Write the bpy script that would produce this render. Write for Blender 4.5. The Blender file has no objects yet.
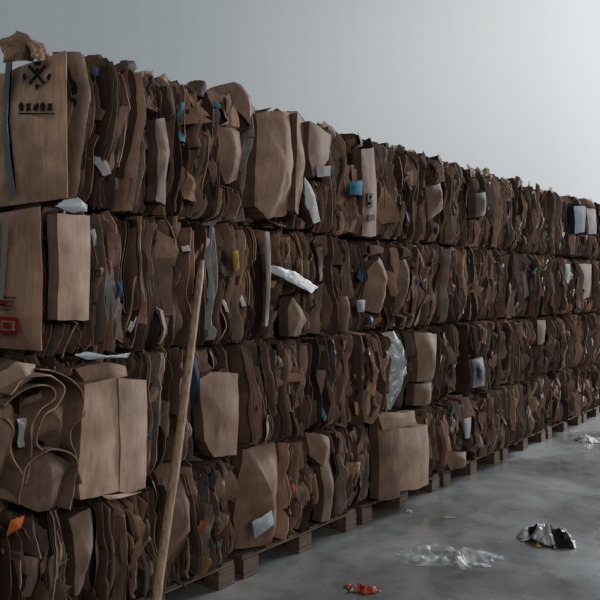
import bpy, math, random
from mathutils import Vector, noise
random.seed(11)
R=random.random
def U(a,b): return a+(b-a)*random.random()
def N(x,y,z=0.0): return noise.noise(Vector((x,y,z)))

F=760.0; TH=math.atan2(580,760); EYE=1.70; D=2.89
CT,ST=math.cos(TH),math.sin(TH)
def ray(px,py):
    u=px-300
    return Vector((F*CT+u*ST, F*ST-u*CT, 286-py))/F
def P(px,py,off=0.0):      # point on stack front plane
    r=ray(px,py); k=(D-off)/r.y
    return Vector((r.x*k, D-off, EYE+r.z*k))
def X(px): return P(px,286).x
def XZ(px,py):
    p=P(px,py); return (p.x,p.z)
def G(px,py):              # floor point
    r=ray(px,py); k=-EYE/r.z
    return Vector((r.x*k,r.y*k,0))

# ---------------------------------------------------------------- materials
def newmat(name):
    m=bpy.data.materials.new(name); m.use_nodes=True
    nt=m.node_tree; b=nt.nodes['Principled BSDF']; return m,nt,b
def mixmul(nt,a,bsock,fac=1.0):
    n=nt.nodes.new('ShaderNodeMix'); n.data_type='RGBA'; n.blend_type='MULTIPLY'
    n.inputs[0].default_value=fac
    nt.links.new(a,n.inputs[6]); nt.links.new(bsock,n.inputs[7]); return n.outputs[2]
def ramp(nt,src,stops):
    r=nt.nodes.new('ShaderNodeValToRGB'); e=r.color_ramp.elements
    e[0].position,e[0].color=stops[0][0],(*stops[0][1],1)
    e[1].position,e[1].color=stops[-1][0],(*stops[-1][1],1)
    for s in stops[1:-1]:
        k=e.new(s[0]); k.color=(*s[1],1)
    nt.links.new(src,r.inputs[0]); return r.outputs[0]
def tex_noise(nt,scale,detail=4,sc=(1,1,1)):
    tc=nt.nodes.new('ShaderNodeTexCoord'); mp=nt.nodes.new('ShaderNodeMapping')
    mp.inputs['Scale'].default_value=sc
    nt.links.new(tc.outputs['Object'],mp.inputs[0])
    n=nt.nodes.new('ShaderNodeTexNoise'); n.inputs['Scale'].default_value=scale; n.inputs['Detail'].default_value=detail
    nt.links.new(mp.outputs[0],n.inputs['Vector']); return n.outputs['Fac']
def bump(nt,b,src,strength,dist=0.01):
    bp=nt.nodes.new('ShaderNodeBump'); bp.inputs['Strength'].default_value=strength; bp.inputs['Distance'].default_value=dist
    nt.links.new(src,bp.inputs['Height']); nt.links.new(bp.outputs[0],b.inputs['Normal'])

def mat_card():
    m,nt,b=newmat('cardboard')
    at=nt.nodes.new('ShaderNodeAttribute'); at.attribute_name='Col'
    n1=tex_noise(nt,7,5); r1=ramp(nt,n1,[(0.3,(0.62,0.61,0.61)),(0.7,(1.1,1.1,1.1))])
    n2=tex_noise(nt,55,3,(1,1,0.15)); r2=ramp(nt,n2,[(0.3,(0.84,0.83,0.82)),(0.65,(1.05,1.05,1.05))])
    c=mixmul(nt,at.outputs['Color'],r1); c=mixmul(nt,c,r2)
    nt.links.new(c,b.inputs['Base Color']); b.inputs['Roughness'].default_value=0.75
    b.inputs['Specular IOR Level'].default_value=0.25
    bump(nt,b,tex_noise(nt,18,5),0.3,0.007); return m
def mat_film():
    m,nt,b=newmat('plastic_film')
    at=nt.nodes.new('ShaderNodeAttribute'); at.attribute_name='Col'
    nt.links.new(at.outputs['Color'],b.inputs['Base Color'])
    b.inputs['Roughness'].default_value=0.25
    bump(nt,b,tex_noise(nt,25,4),0.5,0.01); return m
CARD=mat_card(); FILM=mat_film()
m,nt,b=newmat('foil_film'); FOIL=m
at=nt.nodes.new('ShaderNodeAttribute'); at.attribute_name='Col'
nt.links.new(at.outputs['Color'],b.inputs['Base Color']); b.inputs['Roughness'].default_value=0.3; b.inputs['Metallic'].default_value=.6
m,nt,b=newmat('clear_film'); CLEAR=m
b.inputs['Base Color'].default_value=(0.66,0.69,0.69,1); b.inputs['Roughness'].default_value=0.12
al=ramp(nt,tex_noise(nt,16,6),[(0.42,(.12,.12,.12)),(0.62,(.68,.68,.68))])
nt.links.new(al,b.inputs['Alpha'])
m,nt,b=newmat('pallet_wood'); WOOD=m
c=ramp(nt,tex_noise(nt,12,5,(0.3,1,4)),[(0.3,(0.05,0.035,0.025)),(0.7,(0.15,0.105,0.072))])
nt.links.new(c,b.inputs['Base Color']); b.inputs['Roughness'].default_value=0.8
m,nt,b=newmat('pole_wood'); POLEW=m
c=ramp(nt,tex_noise(nt,14,5,(4,4,0.5)),[(0.3,(0.14,0.09,0.06)),(0.7,(0.33,0.225,0.15))])
nt.links.new(c,b.inputs['Base Color']); b.inputs['Roughness'].default_value=0.6
m,nt,b=newmat('wall_paint'); WALL=m
c=ramp(nt,tex_noise(nt,0.6,4),[(0.3,(0.305,0.36,0.395)),(0.7,(0.33,0.385,0.42))])
st=ramp(nt,tex_noise(nt,9,2,(1,1,0.01)),[(0.35,(.955,.955,.955)),(0.65,(1,1,1))])
nt.links.new(mixmul(nt,c,st),b.inputs['Base Color']); b.inputs['Roughness'].default_value=0.6
m,nt,b=newmat('concrete_floor'); CONC=m
n=tex_noise(nt,1.1,6)
c1=ramp(nt,n,[(0.35,(0.16,0.162,0.163)),(0.65,(0.25,0.25,0.248))])
c2=ramp(nt,tex_noise(nt,6,7),[(0.32,(0.74,0.74,0.74)),(0.55,(1.0,1.0,1.0))])
c3=ramp(nt,tex_noise(nt,55,3),[(0.3,(0.85,0.85,0.85)),(0.6,(1.03,1.03,1.03))])
nt.links.new(mixmul(nt,mixmul(nt,c1,c2),c3),b.inputs['Base Color'])
rr=ramp(nt,tex_noise(nt,1.1,5),[(0.38,(0.16,0.16,0.16)),(0.64,(0.38,0.38,0.38))])
nt.links.new(rr,b.inputs['Roughness'])
bump(nt,b,tex_noise(nt,30,5),0.10,0.004)

# ---------------------------------------------------------------- mesh buffer
class Buf:
    def __init__(s): s.v=[];s.f=[];s.c=[];s.m=[];s.sm=[]
    def shell(s,ptsA,ptsB,faces,loop,col,mat=0,rimc=0.8,smooth=True):
        n0=len(s.v); n=len(ptsA)
        s.v+=ptsA; s.c+=[col]*n
        s.v+=ptsB; s.c+=[col]*n
        for f in faces:
            s.f.append(tuple(n0+i for i in f)); s.f.append(tuple(n0+n+i for i in reversed(f)))
            s.m+=[mat,mat]; s.sm+=[smooth,smooth]
        r0=len(s.v); rc=tuple(k*rimc for k in col[:3])
        for i in loop:
            s.v.append(ptsA[i].copy()); s.v.append(ptsB[i].copy()); s.c+=[rc,rc]
        L=len(loop)
        for i in range(L):
            j=(i+1)%L
            s.f.append((r0+2*i,r0+2*i+1,r0+2*j+1,r0+2*j)); s.m.append(mat); s.sm.append(False)
    def grid(s,g,t,col,mat=0,rimc=0.8,smooth=True):
        nu=len(g); nv=len(g[0]); A=[];B=[]
        for i in range(nu):
            for j in range(nv):
                du=g[min(i+1,nu-1)][j]-g[max(i-1,0)][j]; dv=g[i][min(j+1,nv-1)]-g[i][max(j-1,0)]
                nn=du.cross(dv)
                nn=nn.normalized() if nn.length>1e-9 else Vector((1,0,0))
                A.append(g[i][j]+nn*t/2); B.append(g[i][j]-nn*t/2)
        fs=[(i*nv+j,(i+1)*nv+j,(i+1)*nv+j+1,i*nv+j+1) for i in range(nu-1) for j in range(nv-1)]
        loop=[j for j in range(nv)]+[i*nv+nv-1 for i in range(1,nu)]+[(nu-1)*nv+j for j in range(nv-2,-1,-1)]+[i*nv for i in range(nu-2,0,-1)]
        s.shell(A,B,fs,loop,col,mat,rimc,smooth)
    def box(s,x0,x1,y0,y1,z0,z1,col,mat=0):
        n0=len(s.v)
        for x in(x0,x1):
            for y in(y0,y1):
                for z in(z0,z1): s.v.append(Vector((x,y,z))); s.c.append(col)
        for f in((0,1,3,2),(4,6,7,5),(0,4,5,1),(2,3,7,6),(0,2,6,4),(1,5,7,3)):
            s.f.append(tuple(n0+i for i in f)); s.m.append(mat); s.sm.append(False)
    def make(s,name,mats):
        me=bpy.data.meshes.new(name); me.from_pydata([tuple(v) for v in s.v],[],s.f)
        for m_ in mats: me.materials.append(m_)
        me.polygons.foreach_set('material_index',s.m)
        me.polygons.foreach_set('use_smooth',s.sm)
        a=me.color_attributes.new('Col','FLOAT_COLOR','POINT')
        fl=[]
        for c_ in s.c: fl+=[c_[0],c_[1],c_[2],1.0]
        a.data.foreach_set('color',fl)
        me.update(); o=bpy.data.objects.new(name,me); bpy.context.collection.objects.link(o); return o

def flap(buf,pts,base,tx=0,tz=0,dome=0.01,col=(.3,.2,.13),t=0.005,mat=0,fr='F',sub=5,jit=0.003,wav=0.006,rimc=1.0,rings=(1,.82,.64,.46,.25),crease=0.0,smooth=True,fq=9,deep=0.0,org=0.0):
    n=len(pts); out=[]; sd=R()*50
    for i in range(n):
        a=pts[i]; b_=pts[(i+1)%n]
        for k in range(sub):
            q=k/sub; xx=a[0]+(b_[0]-a[0])*q+(U(-jit,jit) if k else 0); zz=a[1]+(b_[1]-a[1])*q+(U(-jit,jit) if k else 0)
            if org: xx+=org*N(xx*12,zz*12,sd+7); zz+=org*N(xx*12,zz*12,sd+17)
            out.append((xx,zz))
    cx=sum(p[0] for p in out)/len(out); cz=sum(p[1] for p in out)/len(out)
    ca=U(-.5,.5)
    def W(a,b_,s_,e):
        o=base - tx*(a-cx) - tz*(b_-cz) + dome*(1-s_*s_) + wav*N(a*fq,b_*fq,sd)+wav*.3*N(a*fq*3,b_*fq*3,sd)
        if crease: o+= -crease*abs((a-cx)+(b_-cz)*ca) - crease*.5*abs((b_-cz)-(a-cx)*ca*2-.03)
        o+=e
        return Vector((a,D-o,b_)) if fr=='F' else Vector((buf.xe-o,a,b_))
    A=[];B=[];fs=[];L=len(out)
    for r_ in rings:
        for p in out:
            a=cx+r_*(p[0]-cx); b_=cz+r_*(p[1]-cz)
            A.append(W(a,b_,r_,t)); B.append(W(a,b_,r_,-deep))
    A.append(W(cx,cz,0,t)); B.append(W(cx,cz,0,-deep)); c0=len(A)-1
    for k in range(len(rings)-1):
        for i in range(L):
            j=(i+1)%L; fs.append((k*L+i,k*L+j,(k+1)*L+j,(k+1)*L+i))
    k=len(rings)-1
    for i in range(L): fs.append((k*L+i,k*L+(i+1)%L,c0))
    buf.shell(A,B,fs,list(range(L)),col,mat,rimc,smooth)

# curled sheet seen edge-on: path in the face plane, extruded into the bale
def ribbon(buf,pxs,off,depth,col,t=.006,tw=.03):
    p=[XZ(*q) for q in pxs]; p=[p[0]]+p+[p[-1]]; path=[]
    for k in range(1,len(p)-2):
        for s_ in range(6):
            q=s_/6; o=[]
            for c in (0,1):
                a,b_,c_,d_=p[k-1][c],p[k][c],p[k+1][c],p[k+2][c]
                o.append(.5*(2*b_+(c_-a)*q+(2*a-5*b_+4*c_-d_)*q*q+(3*b_-a-3*c_+d_)*q**3))
            path.append(o)
    path.append(list(p[-1])); sd=R()*40
    g=[]
    for i in range(4):
        g.append([Vector((a+tw*(i/3)*N(a*6,b_*6,sd),D-off+.05*N(a*9,b_*9,sd+3)+depth*i/3,b_+tw*(i/3)*N(a*6,b_*6,sd+8))) for a,b_ in path])
    buf.grid(g,t,col,0,1.05,True)

def brown(l=None):
    l=U(0.10,0.31) if l is None else l
    k=U(-0.03,0.06)
    return (l, l*(0.655+k), l*(0.475+k*1.6))
def anycol(w=False):
    r=R()
    if r<0.020 and not w: return (0.45,0.45,0.45)
    if r<0.028 and not w: return random.choice([(0.04,0.10,0.22),(0.25,0.05,0.03),(0.30,0.20,0.06),(0.05,0.15,0.20)])
    if r<0.14: l=U(.12,.30); return (l,l*.82,l*.70)
    if r<0.28: return brown(U(0.33,0.52))
    if r<0.50: return brown(U(0.05,0.11))
    return brown()

holes=[]
def inhole(x,z):
    for h in holes:
        if h[0]<x<h[1] and h[2]<z<h[3]: return True
    return False
def kinks(a,b_,ax,ay,n):
    zs=sorted([a,b_]+[U(a,b_) for _ in range(n)]); return [(z,U(-ax,ax),U(-ay,ay)) for z in zs]
def kin(ks,z):
    for k in range(len(ks)-1):
        if z<=ks[k+1][0] or k==len(ks)-2:
            d=ks[k+1][0]-ks[k][0]; q=0 if d<1e-5 else max(0,min(1,(z-ks[k][0])/d))
            return ks[k][1]+(ks[k+1][1]-ks[k][1])*q, ks[k][2]+(ks[k+1][2]-ks[k][2])*q
    return 0,0

def fill_bale(buf,x0,x1,z0,z1,seed,yo=0.0,top=False):
    H=z1-z0
    def wx(x,z): return 0.050*N(x*2.0,z*2.2,seed)+0.016*N(x*6,z*6,seed+9)
    def yf(x,z):
        zn=(z-z0)/H*2-1; xn=(x-x0)/(x1-x0)*2-1
        return D+yo+0.04*abs(zn)**6+0.06*abs(xn)**10+0.05*N(x*4,z*3,seed+20)+.03*N(x*12,z*7,seed+33)
    def sag(x): return .022*N(x*3,seed)+.014*N(x*11,seed,4)
    core=(0.02,0.015,0.012)  # near-black inner box: darkness of the gaps between sheets put into its colour
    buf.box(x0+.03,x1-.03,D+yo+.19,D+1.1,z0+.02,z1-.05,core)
    x=x0+0.010
    while x<x1-0.008:
        pitch=U(0.0045,0.010) if R()<.86 else U(.012,.026)
        cuts=[z0+U(-.012,.02)]
        if R()<0.45: cuts.append(z0+H*U(.2,.8))
        if R()<0.15: cuts.append(z0+H*U(.15,.85))
        cuts.append(z1+(U(-.05,.008) if not top else U(-.055,.04)+sag(x)))
        cuts.sort()
        for a,b_ in zip(cuts[:-1],cuts[1:]):
            if b_-a<.05: continue
            a2=a-U(0,.03)*(a>z0+.05); b2=b_+U(0,.03)*(b_<z1-.08)
            nv=max(5,int((b2-a2)/.028)); sd=R()*99
            prot=U(-.11,.025)+(.04*R() if R()<.15 else 0)
            sl0=U(-.05,.05); sl1=U(-.05,.05)
            kind=R()
            slant=U(-.04,.04)
            ks=kinks(a2,b2,.007,.024,random.choice([1,2,3,4,5]))
            notch=U(a2,b2) if R()<.45 else None; ns_=R()<.5; nd=U(.02,.08)
            def dev(z): return kin(ks,z)[0]+slant*(z-(a2+b2)/2)
            def front(z):
                p=prot+kin(ks,z)[1]+.006*N(z*40,sd,5)
                if notch is not None and ((z<notch)==ns_): p-=nd
                if inhole(x,z): p=min(p,-.03)-.04
                return yf(x,z)-p
            rim=U(.7,1.15) if R()<.6 else U(1.2,1.8)  # lighter rims on some sheets paint edges catching the light
            if kind<0.08:
                col=anycol(True)
                w0=pitch*U(.9,1.8); g=[[] for _ in range(9)]
                for j in range(nv+1):
                    q=j/nv; z=a2+(b2-a2)*q
                    w=w0*(1+.5*N(z*10,sd,8))
                    cxx=x+wx(x,z)+dev(z); f0=front(z)
                    for i,(xo,yo_) in enumerate([(-.5,.20),(-.55,.10),(-.6,.045),(-.45,.010),(0,0),(.45,.010),(.6,.045),(.55,.10),(.5,.20)]):
                        zz=z+(sl0 if j==0 else 0)*yo_*4+(sl1 if j==nv else 0)*yo_*4
                        g[i].append(Vector((cxx+xo*w,f0+yo_,zz)))
                buf.grid(g,.0035,col,0,rim)
            else:
                layers=1 if R()<.55 else 2
                small=R()<.80
                bend=U(-.012,.012) if small else U(-.09,.06)
                bl=U(.6,2.2); col=anycol(not small)
                for l_ in range(layers):
                    g=[[] for _ in range(6)]; xs=l_*U(.004,.007); px_=U(-.012,.012)
                    for j in range(nv+1):
                        q=j/nv; z=a2+(b2-a2)*q; f0=front(z)+px_
                        bz=bend*(.8+.8*N(z*4,sd,11))
                        for i,(t_,yo_) in enumerate([(1,0),(.6,.012),(.28,.03),(.06,.06),(0,.11),(0,.20)]):
                            g[i].append(Vector((x+xs+wx(x,z)+dev(z)+bz*t_,f0+yo_*(bl if i<4 else 1)+(.0 if i<4 else .05),z+(sl0 if j==0 else sl1 if j==nv else 0)*(yo_*4-.3))))
                    buf.grid(g,U(.0025,.0045),col if l_==0 else anycol(True),0,rim,R()<.3)
        x+=pitch
    for k in range(int(U(11,16)*(x1-x0))):
        w=U(.02,.06) if R()<.65 else U(.06,.12); h=U(.08,.32)
        cx=U(x0+w/2,x1-w/2); cz=U(z0+.04+h/2,z1-.04-h/2)
        if inhole(cx,cz) or inhole(cx-w/2,cz) or inhole(cx+w/2,cz) or inhole(cx,cz+h/2) or inhole(cx,cz-h/2): continue
        lean=U(-.05,.05); pts=[(cx-w/2+lean,cz+h/2+U(-.03,.02)),(cx+w/2+lean,cz+h/2+U(-.06,.02)),
             (cx+w/2+U(-.03,.02)-lean,cz-h/2+U(-.02,.06)),(cx-w/2+U(-.02,.03)-lean,cz-h/2+U(-.02,.03))]
        if R()<.5: pts.insert(2,(cx+w/2+U(-.0,.03),cz+U(-.05,.05)))
        if R()<.4: pts.insert(1,(cx+lean+U(-.02,.02),cz+h/2-U(.01,.05)))
        bs=-.02-yo+U(0,.035); tx=U(-1.0,.5)
        flap(buf,pts,bs,tx=tx,tz=U(-.25,.25),dome=U(-.006,.008),col=brown(U(.11,.36)),wav=.02,jit=.003,crease=U(0,.7),smooth=R()<.3,fq=U(8,16),
             deep=U(.0,.05) if R()<.4 else 0,rimc=U(.7,1.4))
    for k in range(int(U(4,7)*(x1-x0))):
        w=U(.015,.05); h=U(.02,.10); cx=U(x0+.05,x1-.05); cz=U(z0+.06,z1-.06)
        if inhole(cx,cz): continue
        a=U(-.6,.6); ca,sa=math.cos(a),math.sin(a)
        pts=[(cx+ca*u_*w/2-sa*v_*h/2,cz+sa*u_*w/2+ca*v_*h/2) for u_,v_ in((-1,1),(1,1),(1,-1),(-1,-.8))]
        c_=random.choice([(.45,.45,.45),(.38,.38,.40),(.34,.33,.32),(.48,.48,.48),(.04,.09,.20),(.04,.15,.19),(.25,.05,.03),(.28,.2,.06),(.04,.035,.035)])
        flap(buf,pts,.0-yo+U(0,.03),tx=U(-.8,.4),tz=U(-.3,.3),dome=.004,col=c_,wav=.015,crease=U(0,.5),t=.002,sub=3,rings=(1,.6),mat=1 if R()<.3 else 0)

# ---------------------------------------------------------------- bale layout
ZL=[0.145,0.745,1.388,2.066,2.78]
lay=[ [1.45,X(240),X(374),X(470),X(528),X(572)],
      [1.62,X(247),X(392),X(468),X(530),X(574)],
      [X(50),X(262),X(390),X(466),X(526),X(573)],
      [X(75),X(250),X(384),X(470),X(531),X(571)] ]
for l in lay:
    while l[-1]<12.0: l.append(l[-1]+1.4)

CB=lambda l,a=.67,b_=.49:(l*1.15,l*a*1.15,l*b_*1.15)
heroes={}; ribs={}
def H(t,i,pxs,base,col,**k):
    pts=[XZ(*p) for p in pxs]
    hole=k.pop('hole',True)
    xs=[p[0] for p in pts]; zs=[p[1] for p in pts]
    if hole:
        holes.append((min(xs)+.005,max(xs)+.02,min(zs)-.005,max(zs)+.005))
        k.setdefault('deep',.07); k.setdefault('rimc',.6); k.setdefault('org',.006)
    k.setdefault('crease',.08)
    heroes.setdefault((t,i),[]).append((pts,base,col,k))
def RB(t,i,pxs,off,depth,col): ribs.setdefault((t,i),[]).append((pxs,off,depth,col))
# tier index 3 = top
H(3,1,[(258,114),(270,111),(287,113),(288,160),(289,190),(285,215),(266,219),(256,206),(257,160)],.05,CB(.28),dome=.05,tx=-.1,wav=.02,deep=.15,crease=.2)
H(3,1,[(289,114),(306,122),(301,150),(303,180),(292,216),(286,212)],.04,CB(.24),dome=.02,tx=.4,wav=.015)
H(3,1,[(301,122),(326,136),(324,160),(306,178),(300,160)],.065,CB(.21),dome=.01,tx=.1)
H(3,1,[(307,168),(321,167),(320,177),(308,178)],.08,(.28,.28,.30),dome=.0,hole=False)
H(3,1,[(296,178),(301,186),(312,222),(305,224),(296,205)],.075,(.42,.42,.43),hole=False)
H(3,1,[(343,183),(355,181),(355,196),(343,195)],.06,(.02,.12,.22),hole=False)
H(3,1,[(356,150),(370,148),(375,236),(357,240)],.05,CB(.18,.66,.5),tx=.1,crease=.1)
H(3,1,[(359,194),(364,194),(364,196),(361,197),(361,200),(364,201),(364,208),(359,208),(359,206),(362,205),(359,202)],.066,(.04,.03,.03),hole=False,crease=0,wav=0,dome=0,jit=0)
H(3,1,[(360,215),(366,215),(366,221),(360,222)],.066,(.06,.04,.03),hole=False,crease=0,wav=0,dome=0,jit=0)
H(3,0,[(219,126),(243,132),(240,180),(226,184),(216,160)],.04,CB(.21),crease=.4)
H(3,0,[(152,120),(165,118),(168,205),(155,200)],.04,CB(.22,.73,.60),tx=.3,crease=.3,wav=.02)
H(3,2,[(430,187),(442,183),(444,210),(432,220)],.03,CB(.18),crease=.4,wav=.02)
H(3,3,[(475,194),(485,192),(485,214),(476,218)],.04,(.18,.15,.13),crease=.3)
H(3,5,[(571,206),(583,206),(582,232),(572,234)],.05,(.04,.05,.09))
H(3,5,[(584,208),(595,210),(595,234),(586,234)],.04,(.14,.13,.12))
# bent box flaps standing above the top edge
H(3,0,[(220,94),(228,84),(243,79),(250,86),(258,101),(262,112),(254,122),(246,128),(240,112),(228,104)],.02,CB(.22),dome=.02,wav=.03,crease=.6,tx=-.3,tz=.4,hole=False,smooth=False,org=.01)
H(3,0,[(224,96),(240,88),(248,100),(250,124),(236,128),(226,112)],-.05,CB(.16),dome=.03,wav=.03,tx=.5,hole=False,org=.01)
H(3,0,[(120,62),(128,57),(144,58),(146,66),(136,72),(122,70)],-.05,CB(.07,.8,.7),dome=.02,wav=.02,hole=False,org=.02)
H(3,0,[(24,56),(22,44),(20,34),(30,28),(36,24),(44,28),(52,34),(60,46),(58,54),(40,56)],-.12,CB(.23,.68,.5),dome=.02,wav=.04,crease=.3,hole=False,fq=16,org=.01,smooth=False)
H(3,0,[(34,54),(38,38),(46,36),(60,42),(68,48),(64,58),(44,58)],-.08,CB(.27,.68,.5),dome=.02,wav=.04,tx=.4,tz=.5,hole=False,fq=16,org=.01,smooth=False)
# tier index 2
H(2,0,[(51,214),(85,216),(84,320),(52,320)],.05,CB(.37,.70,.52),tx=.05,dome=.004,wav=.006,org=.003)
H(2,0,[(105,262),(116,262),(115,350),(106,352)],.03,(.22,.21,.21),hole=False,crease=.5,wav=.02)
H(2,0,[(108,282),(115,280),(114,296),(109,298)],.055,(.03,.05,.12),hole=False)
H(2,0,[(226,252),(231,250),(233,268),(228,272)],.05,(.34,.22,.04),hole=False)
H(2,0,[(259,232),(263,232),(262,326),(259,326)],.06,(.30,.28,.26),hole=False)
H(2,0,[(54,206),(62,200),(72,198),(84,206),(82,212),(66,213)],.06,(.50,.54,.58),mat=1,dome=.03,wav=.04,hole=False,crease=.5)
H(2,1,[(262,265),(285,272),(312,287),(303,293),(280,282),(263,272)],.075,(.38,.40,.43),mat=1,hole=False,dome=.01,wav=.02)
H(2,1,[(372,262),(380,256),(388,272),(388,300),(378,314),(366,310),(364,280)],.05,CB(.20),dome=.03,wav=.02,org=.015,crease=.4)
H(2,1,[(281,310),(287,296),(300,320),(292,336),(282,336)],.06,CB(.15),dome=.02,wav=.02)
H(2,1,[(351,300),(359,300),(358,312),(352,312)],.05,(.30,.32,.35),hole=False)
H(2,2,[(395,262),(407,258),(410,298),(399,314)],.03,CB(.17),dome=.02,crease=.4,wav=.02,org=.01)
H(2,4,[(562,264),(567,264),(566,283),(562,283)],.04,(.24,.25,.27))
H(2,5,[(578,264),(590,264),(589,296),(579,300)],.04,CB(.13))
# tier index 1
H(1,0,[(73,383),(106,376),(107,440),(105,488),(70,497),(66,470)],.10,CB(.38,.70,.52),tx=-.06,wav=.006,dome=.004,org=.003,deep=.12)
H(1,0,[(104,377),(138,379),(137,498),(106,488)],.095,CB(.31,.69,.52),tx=.2,wav=.006,dome=.004,org=.003,deep=.12)
H(1,0,[(74,368),(100,361),(124,366),(128,376),(80,382)],.06,CB(.28),crease=.3)
H(1,0,[(88,492),(136,488),(135,500),(108,504)],.11,CB(.42,.72,.54),hole=False)
H(1,0,[(18,462),(30,448),(42,450),(56,456),(64,462),(58,478),(52,504),(30,510),(20,506),(8,496),(16,480)],.09,CB(.15,.66,.5),dome=.03,wav=.02,deep=.0,crease=.4)
H(1,0,[(30,398),(44,386),(58,386),(76,404),(74,430),(60,442),(62,458),(50,456),(44,442),(30,436),(26,416)],.07,CB(.18,.66,.5),dome=.02,wav=.02,crease=.7,deep=.0)
H(1,0,[(-6,372),(10,360),(34,364),(30,378),(16,384),(4,394),(-8,398)],.07,CB(.28,.70,.52),dome=.03,crease=.5,wav=.03)
H(1,0,[(-14,400),(2,396),(10,410),(6,440),(4,470),(-12,490)],.05,CB(.22,.68,.5),dome=.03,wav=.02,crease=.4)
H(1,0,[(10,418),(24,414),(28,430),(24,444),(12,446)],.065,(.26,.28,.30),hole=False,mat=1,wav=.02,crease=.3)
for pth,of,cc in ([[(-8,392),(12,376),(36,374),(50,386),(42,404),(28,414),(26,440),(34,450)],.12,CB(.27)],
               [[(-8,404),(14,386),(34,384),(38,396),(22,410),(16,430),(20,456),(12,480)],.10,CB(.22)],
               [[(28,368),(44,370),(58,378),(70,392),(72,412),(58,436),(64,456),(68,480)],.09,CB(.20)],
               [[(4,500),(8,470),(20,456),(36,446),(56,450),(66,462),(62,484),(56,506)],.11,CB(.20)],
               [[(-6,416),(2,430),(0,452),(8,474),(4,498)],.10,CB(.28)]):
    RB(1,0,pth,of,.20,cc)
H(1,0,[(66,354),(78,351),(96,356),(122,352),(118,357),(80,359)],.07,(.42,.47,.54),mat=1,hole=False,dome=.02,wav=.02)
H(1,0,[(193,378),(204,372),(232,372),(232,412),(231,454),(207,456),(198,440)],.06,CB(.23,.66,.50),dome=.01,wav=.01)
H(1,0,[(186,358),(198,356),(195,400),(190,412),(188,395)],.035,(.02,.03,.06),hole=False,crease=.4)
H(1,2,[(392,334),(400,330),(404,352),(402,362),(412,376),(408,410),(392,412),(390,390),(393,360)],.04,(.30,.33,.34),mat=1,dome=.01,wav=.03,crease=.5,fq=20,org=.01,smooth=False,deep=0)
H(1,2,[(416,332),(438,334),(434,360),(430,380),(418,382)],.06,CB(.22),dome=.01,crease=.3)
H(1,2,[(416,384),(434,382),(430,404),(416,406)],.04,CB(.17),crease=.3)
H(1,3,[(472,360),(481,357),(482,386),(473,388)],.05,(.26,.26,.26),crease=.3,wav=.02)
H(1,3,[(472,366),(477,366),(476,378),(473,378)],.065,(.08,.09,.16),hole=False)
H(1,4,[(535,320),(544,320),(543,342),(536,345)],.03,CB(.13))
# tier index 0
H(0,1,[(247,450),(262,446),(283,440),(284,490),(278,548),(246,552),(240,520)],.04,CB(.19,.62,.46),dome=.03,wav=.02,crease=.35)
H(0,1,[(243,520),(262,508),(265,522),(246,536)],.075,(.28,.33,.33),hole=False)
H(0,1,[(306,432),(325,436),(333,460),(318,466),(308,455)],.06,CB(.21),crease=.4)
H(0,1,[(318,462),(334,458),(338,520),(322,522)],.03,CB(.16),crease=.3,tx=.3)
H(0,2,[(377,424),(391,422),(392,500),(378,500)],.05,CB(.18),tx=-.3)
H(0,2,[(390,428),(421,424),(422,486),(393,490)],.08,CB(.26),dome=.01,deep=.1)
H(0,2,[(374,414),(410,410),(413,424),(378,430)],.06,CB(.22))
H(0,2,[(447,453),(470,451),(468,471),(452,473)],.05,CB(.20),crease=.3)
H(0,2,[(459,418),(466,417),(465,437),(460,438)],.05,(.28,.30,.32),hole=False)
H(0,0,[(168,470),(186,462),(190,530),(184,580),(170,585)],.04,CB(.17),crease=.5,wav=.02)
H(0,0,[(0,516),(14,512),(10,524),(-4,532)],.08,(.42,.10,.03),hole=False)
H(0,0,[(70,520),(92,508),(98,590),(76,596)],.04,CB(.20,.70,.54),crease=.5,wav=.02,tx=.3)

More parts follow.
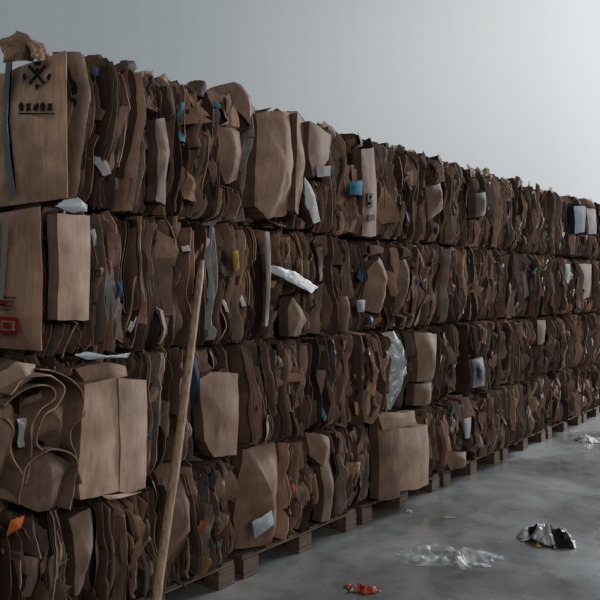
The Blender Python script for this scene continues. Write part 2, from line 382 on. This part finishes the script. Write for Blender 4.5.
sid=0
for t in range(4):
    l=lay[t]
    for i in range(len(l)-1):
        random.seed(2000+t*50+i)
        b_=Buf(); b_.xe=l[i]+.0
        yo=0 if i==0 else U(-.045,.055)
        g=U(.010,.026)
        zdrop=0 if i==0 else U(0,.03)
        fill_bale(b_,l[i]+g,l[i+1]-g,ZL[t],ZL[t+1]-.014-zdrop,sid*7.3,yo,top=(t==3)); sid+=1
        for pts,base,col,k in heroes.get((t,i),[]):
            flap(b_,pts,base,col=col,**k)
        for rb in ribs.get((t,i),[]): ribbon(b_,*rb)
        if i==0 and t in(2,3):
            z0,z1=ZL[t]+.02,ZL[t+1]-.02
            b_.xe=l[i]
            for (ya,yb,cc,bs) in ((D+.02,D+.60,CB(.46,.67,.47) if t==3 else CB(.35,.62,.45),.03),(D+.58,D+1.1,CB(.3),.015)):
                flap(b_,[(ya,z1),(yb,z1-.02),(yb+.01,z0),(ya-.01,z0+.01)],bs,col=cc,fr='E',dome=.03,wav=.008,sub=8,jit=.002)
            def E(px,py):
                r=ray(px,py); k=(l[i]-.06)/r.x
                return (r.y*k, EYE+r.z*k)
            def ep(pl,c,bs=.066,mt=0): flap(b_,[E(*p) for p in pl],bs,col=c,fr='E',dome=0.0,wav=0,jit=0,t=.002,sub=2,mat=mt,rings=(1,.5))
            ink=(.03,.025,.025)
            if t==3:
                ep([(29,67),(31,65),(47,83),(45,85)],ink); ep([(46,65),(48,67),(32,85),(30,83)],ink,.067)
                ep([(34,62),(43,62),(41,66),(36,66)],ink); ep([(24,75),(26,73),(28,78),(25,82)],ink); ep([(50,74),(53,75),(50,81),(48,78)],ink)
                ep([(36,86),(38,84),(41,86),(38,90)],ink); ep([(37,69),(40,69),(40,72),(37,72)],ink)
                for q,(sh) in enumerate([0,1,2,0,1]):
                    a=20+q*7.2
                    if sh==0: ep([(a,105),(a+2.5,102),(a+5,105),(a+4.5,111),(a+1,111)],ink)
                    elif sh==1: ep([(a,104),(a+5,103.5),(a+4,107),(a+5,111),(a,111),(a+1,107)],ink)
                    else: ep([(a,110),(a+1,106),(a+5,103),(a+5.5,106),(a+4,111)],ink)
                ep([(20,113),(56,113.5),(56,114.8),(20,114.2)],ink)
                ep([(9,50),(15,49),(12,80),(10,120),(13,160),(19,196),(13,197),(7,160),(5,120),(7,80)],(.13,.13,.14),.07,1)
            else:
                red=(.36,.02,.02)
                ep([(0,316),(20,318),(20,334),(0,332)],red); ep([(3,320),(17,321),(17,331),(3,330)],CB(.33,.62,.47),.07)
                ep([(6,322),(14,323),(14,329),(6,328)],red,.073)
                for q in range(4): ep([(0,296+q*4),(18-q*2,297+q*4),(18-q*2,298+q*4),(0,297+q*4)],(.12,.07,.06))
                ep([(0,300),(8,302),(8,306),(0,305)],red)
                ep([(6,215),(11,215),(10,250),(6,300),(2,300),(5,250)],(.25,.22,.20),.075,1)
        if t==3:
            for q in range(int(14*(l[i+1]-l[i]))):
                cx=U(l[i]+.1,l[i+1]-.1); cz=ZL[4]-zdrop+U(-.03,.025); w=U(.03,.12)
                flap(b_,[(cx-w,cz+U(-.02,.0)),(cx-w*.3,cz+U(.0,.05)),(cx+w*.5,cz+U(-.01,.05)),(cx+w,cz-U(.01,.03)),(cx+w*.2,cz-.06),(cx-w*.6,cz-.06)],
                     -U(.02,.3),tx=U(-.3,.3),tz=U(-.5,.5),col=brown(U(.1,.28)),wav=.03)
        lo=ZL[t]-.02 if t else .137
        for v in b_.v:
            if v.z<lo: v.z=lo
        b_.make('cardboard_bale',[CARD,FILM])

# ---------------------------------------------------------------- pallets
def pallet(xs):
    root=bpy.data.objects.new('wooden_pallet',None); bpy.context.collection.objects.link(root)
    root.location=(xs,D+.04,0)
    def part(nm,x0,x1,y0,y1,z0,z1):
        b_=Buf(); b_.box(x0,x1,y0,y1,z0,z1,(.2,.12,.08))
        o=b_.make(nm,[WOOD]); o.parent=root
        bv=o.modifiers.new('bevel','BEVEL'); bv.width=.004; bv.segments=2
    for k in range(3):
        part('skid_board_%d'%(k+1),[0,.53,1.06][k],[.14,.67,1.2][k],.0,1.0,0.0,.018)
    for a in range(3):
        for c in range(3):
            xa=[0,.53,1.06][a]; yc=[0,.44,.88][c]
            part('block_%d'%(a*3+c+1),xa+.003,xa+.137,yc+.002,yc+.12,.018,.105)
    for c in range(3):
        yc=[.01,.44,.88][c]; part('stringer_board_%d'%(c+1),0,1.2,yc,yc+.11,.105,.119)
    for c in range(6):
        part('deck_board_%d'%(c+1),c*.22,c*.22+.10,.012,1.0,.119,.134)
x=3.30-1.27*2
while x<12:
    pallet(x); x+=1.27

# ---------------------------------------------------------------- leaning pole
foot=Vector((2.084,2.41,0.0)); top=Vector((2.828,2.80,1.83))
d=(top-foot); L=d.length; d.normalize()
s1=d.cross(Vector((0,0,1))).normalized(); s2=d.cross(s1)
b_=Buf(); n=16; ns=24; g=[]
for i in range(ns+1):
    q=i/ns; c=foot+d*(L*q)+s1*(.008*math.sin(q*3.1)+.004*N(q*5,1)); r_=.023-.003*q+.0015*N(q*12,4)
    if i==ns: r_*=.6
    for j in range(n):
        a=2*math.pi*j/n; b_.v.append(c+s1*(r_*math.cos(a))+s2*(r_*math.sin(a))); b_.c.append((.3,.2,.1))
for i in range(ns):
    for j in range(n):
        b_.f.append((i*n+j,i*n+(j+1)%n,(i+1)*n+(j+1)%n,(i+1)*n+j)); b_.m.append(0); b_.sm.append(True)
b_.f.append(tuple(range(n))); b_.m.append(0); b_.sm.append(False)
b_.f.append(tuple(ns*n+j for j in range(n))); b_.m.append(0); b_.sm.append(False)
for v in b_.v: v.z=max(v.z,0)
b_.make('wooden_pole',[POLEW])

# ---------------------------------------------------------------- floor litter
def film(name,c,w,h,hz,ang,col,mat,seed,n=44,fr=5,sm=False):
    b_=Buf(); g=[]
    ca,sa=math.cos(ang),math.sin(ang)
    for i in range(n+1):
        row=[]
        for j in range(n+1):
            a=i/n*2-1; e=j/n*2-1
            rad=math.sqrt(a*a+e*e)+1e-6; mx=max(abs(a),abs(e)); f_=mx/rad
            aa,ee=a*(f_*.7+.3),e*(f_*.7+.3)
            th=math.atan2(e,a); rg=1+.4*N(math.cos(th)*2,math.sin(th)*2,seed)+.25*N(math.cos(th)*6,math.sin(th)*6,seed)
            xx=aa*w*rg; yy=ee*h*rg
            q=1-mx**4
            z=.004+hz*q*(max(0,1-2.6*abs(N(xx*fr,yy*fr,seed)))*.7+.3*abs(N(xx*fr*3,yy*fr*3,seed+4))*1.6)
            row.append(Vector((c[0]+xx*ca-yy*sa,c[1]+xx*sa+yy*ca,z)))
        g.append(row)
    A=[p for r_ in g for p in r_]; m_=n+1
    b_.v=A; b_.c=[col(p-Vector((c[0],c[1],0))) if callable(col) else col for p in A]
    for i in range(n):
        for j in range(n):
            b_.f.append((i*m_+j,(i+1)*m_+j,(i+1)*m_+j+1,i*m_+j+1)); b_.m.append(0); b_.sm.append(sm)
    return b_.make(name,[mat])
RA=math.atan2(-CT,ST)
film('clear_plastic_sheet',G(448,558),.28,.15,.07,RA-.15,(.8,.8,.8),CLEAR,2.2,fr=6,sm=True)
def c1(p):
    v=N(p.x*8,p.y*8,5)
    return (.62,.64,.65) if v>.03 else ((.03,.03,.035) if v>-.22 else (.42,.33,.08))
film('crumpled_foil_bag',G(549,541),.17,.16,.12,RA,c1,FOIL,4.4,fr=7)
film('red_wrapper',G(362,590),.085,.05,.04,RA-.35,lambda p:(.40,.05,.03) if N(p.x*20,p.y*20,2)>-.1 else (.12,.10,.1),FILM,6.4,fr=16)
film('plastic_bag',G(590,441),.14,.12,.07,RA,(.40,.42,.44),FILM,7.4,fr=6,sm=True)
film('paper_scrap',G(574,432),.05,.05,.03,RA,(.4,.5,.5),FILM,9.4,fr=8)
film('paper_scrap',G(408,512),.03,.03,.02,RA,(.4,.4,.4),FILM,1.9,fr=8)
film('paper_scrap',G(448,518),.06,.02,.006,RA,(.3,.25,.2),FILM,5.9,fr=8)

# ---------------------------------------------------------------- shell
WY=D+1.35
b_=Buf(); b_.box(-8,34,-14,WY+.3,-.2,0,(1,1,1)); b_.make('floor',[CONC])
b_=Buf(); b_.box(-8,34,WY,WY+.25,0,9.5,(1,1,1)); b_.make('wall_back',[WALL])

# ---------------------------------------------------------------- light
def area(name,loc,tgt,sx,sy,e,col):
    l=bpy.data.lights.new(name,'AREA'); l.shape='RECTANGLE'; l.size=sx; l.size_y=sy; l.energy=e; l.color=col
    o=bpy.data.objects.new(name,l); bpy.context.collection.objects.link(o); o.location=loc
    o.rotation_euler=(Vector(tgt)-Vector(loc)).to_track_quat('-Z','Y').to_euler()
area('skylight_right',(16.6,.3,7.3),(14.6,4.2,4.8),5,4,2100,(.94,.975,1))
area('doorway_light_right',(20,-4,3),(9,0,0),5,5,1100,(.97,.985,1))
area('front_fill_light',(-1.5,-6.0,4.6),(4.5,3,1.2),4,3,310,(1,.97,.94))  # added fill from the camera side to brighten the bale fronts; no doorway there
w=bpy.data.worlds.new('World'); bpy.context.scene.world=w; w.use_nodes=True
bg=w.node_tree.nodes['Background']; bg.inputs[0].default_value=(.88,.94,1,1); bg.inputs[1].default_value=.155

cam=bpy.data.cameras.new('camera'); co=bpy.data.objects.new('camera',cam); bpy.context.collection.objects.link(co)
cam.sensor_width=36; cam.lens=F/600*36; cam.shift_y=-14/600; cam.clip_end=200
co.location=(0,0,EYE)
co.rotation_euler=(math.pi/2,0,TH-math.pi/2)
bpy.context.scene.camera=co
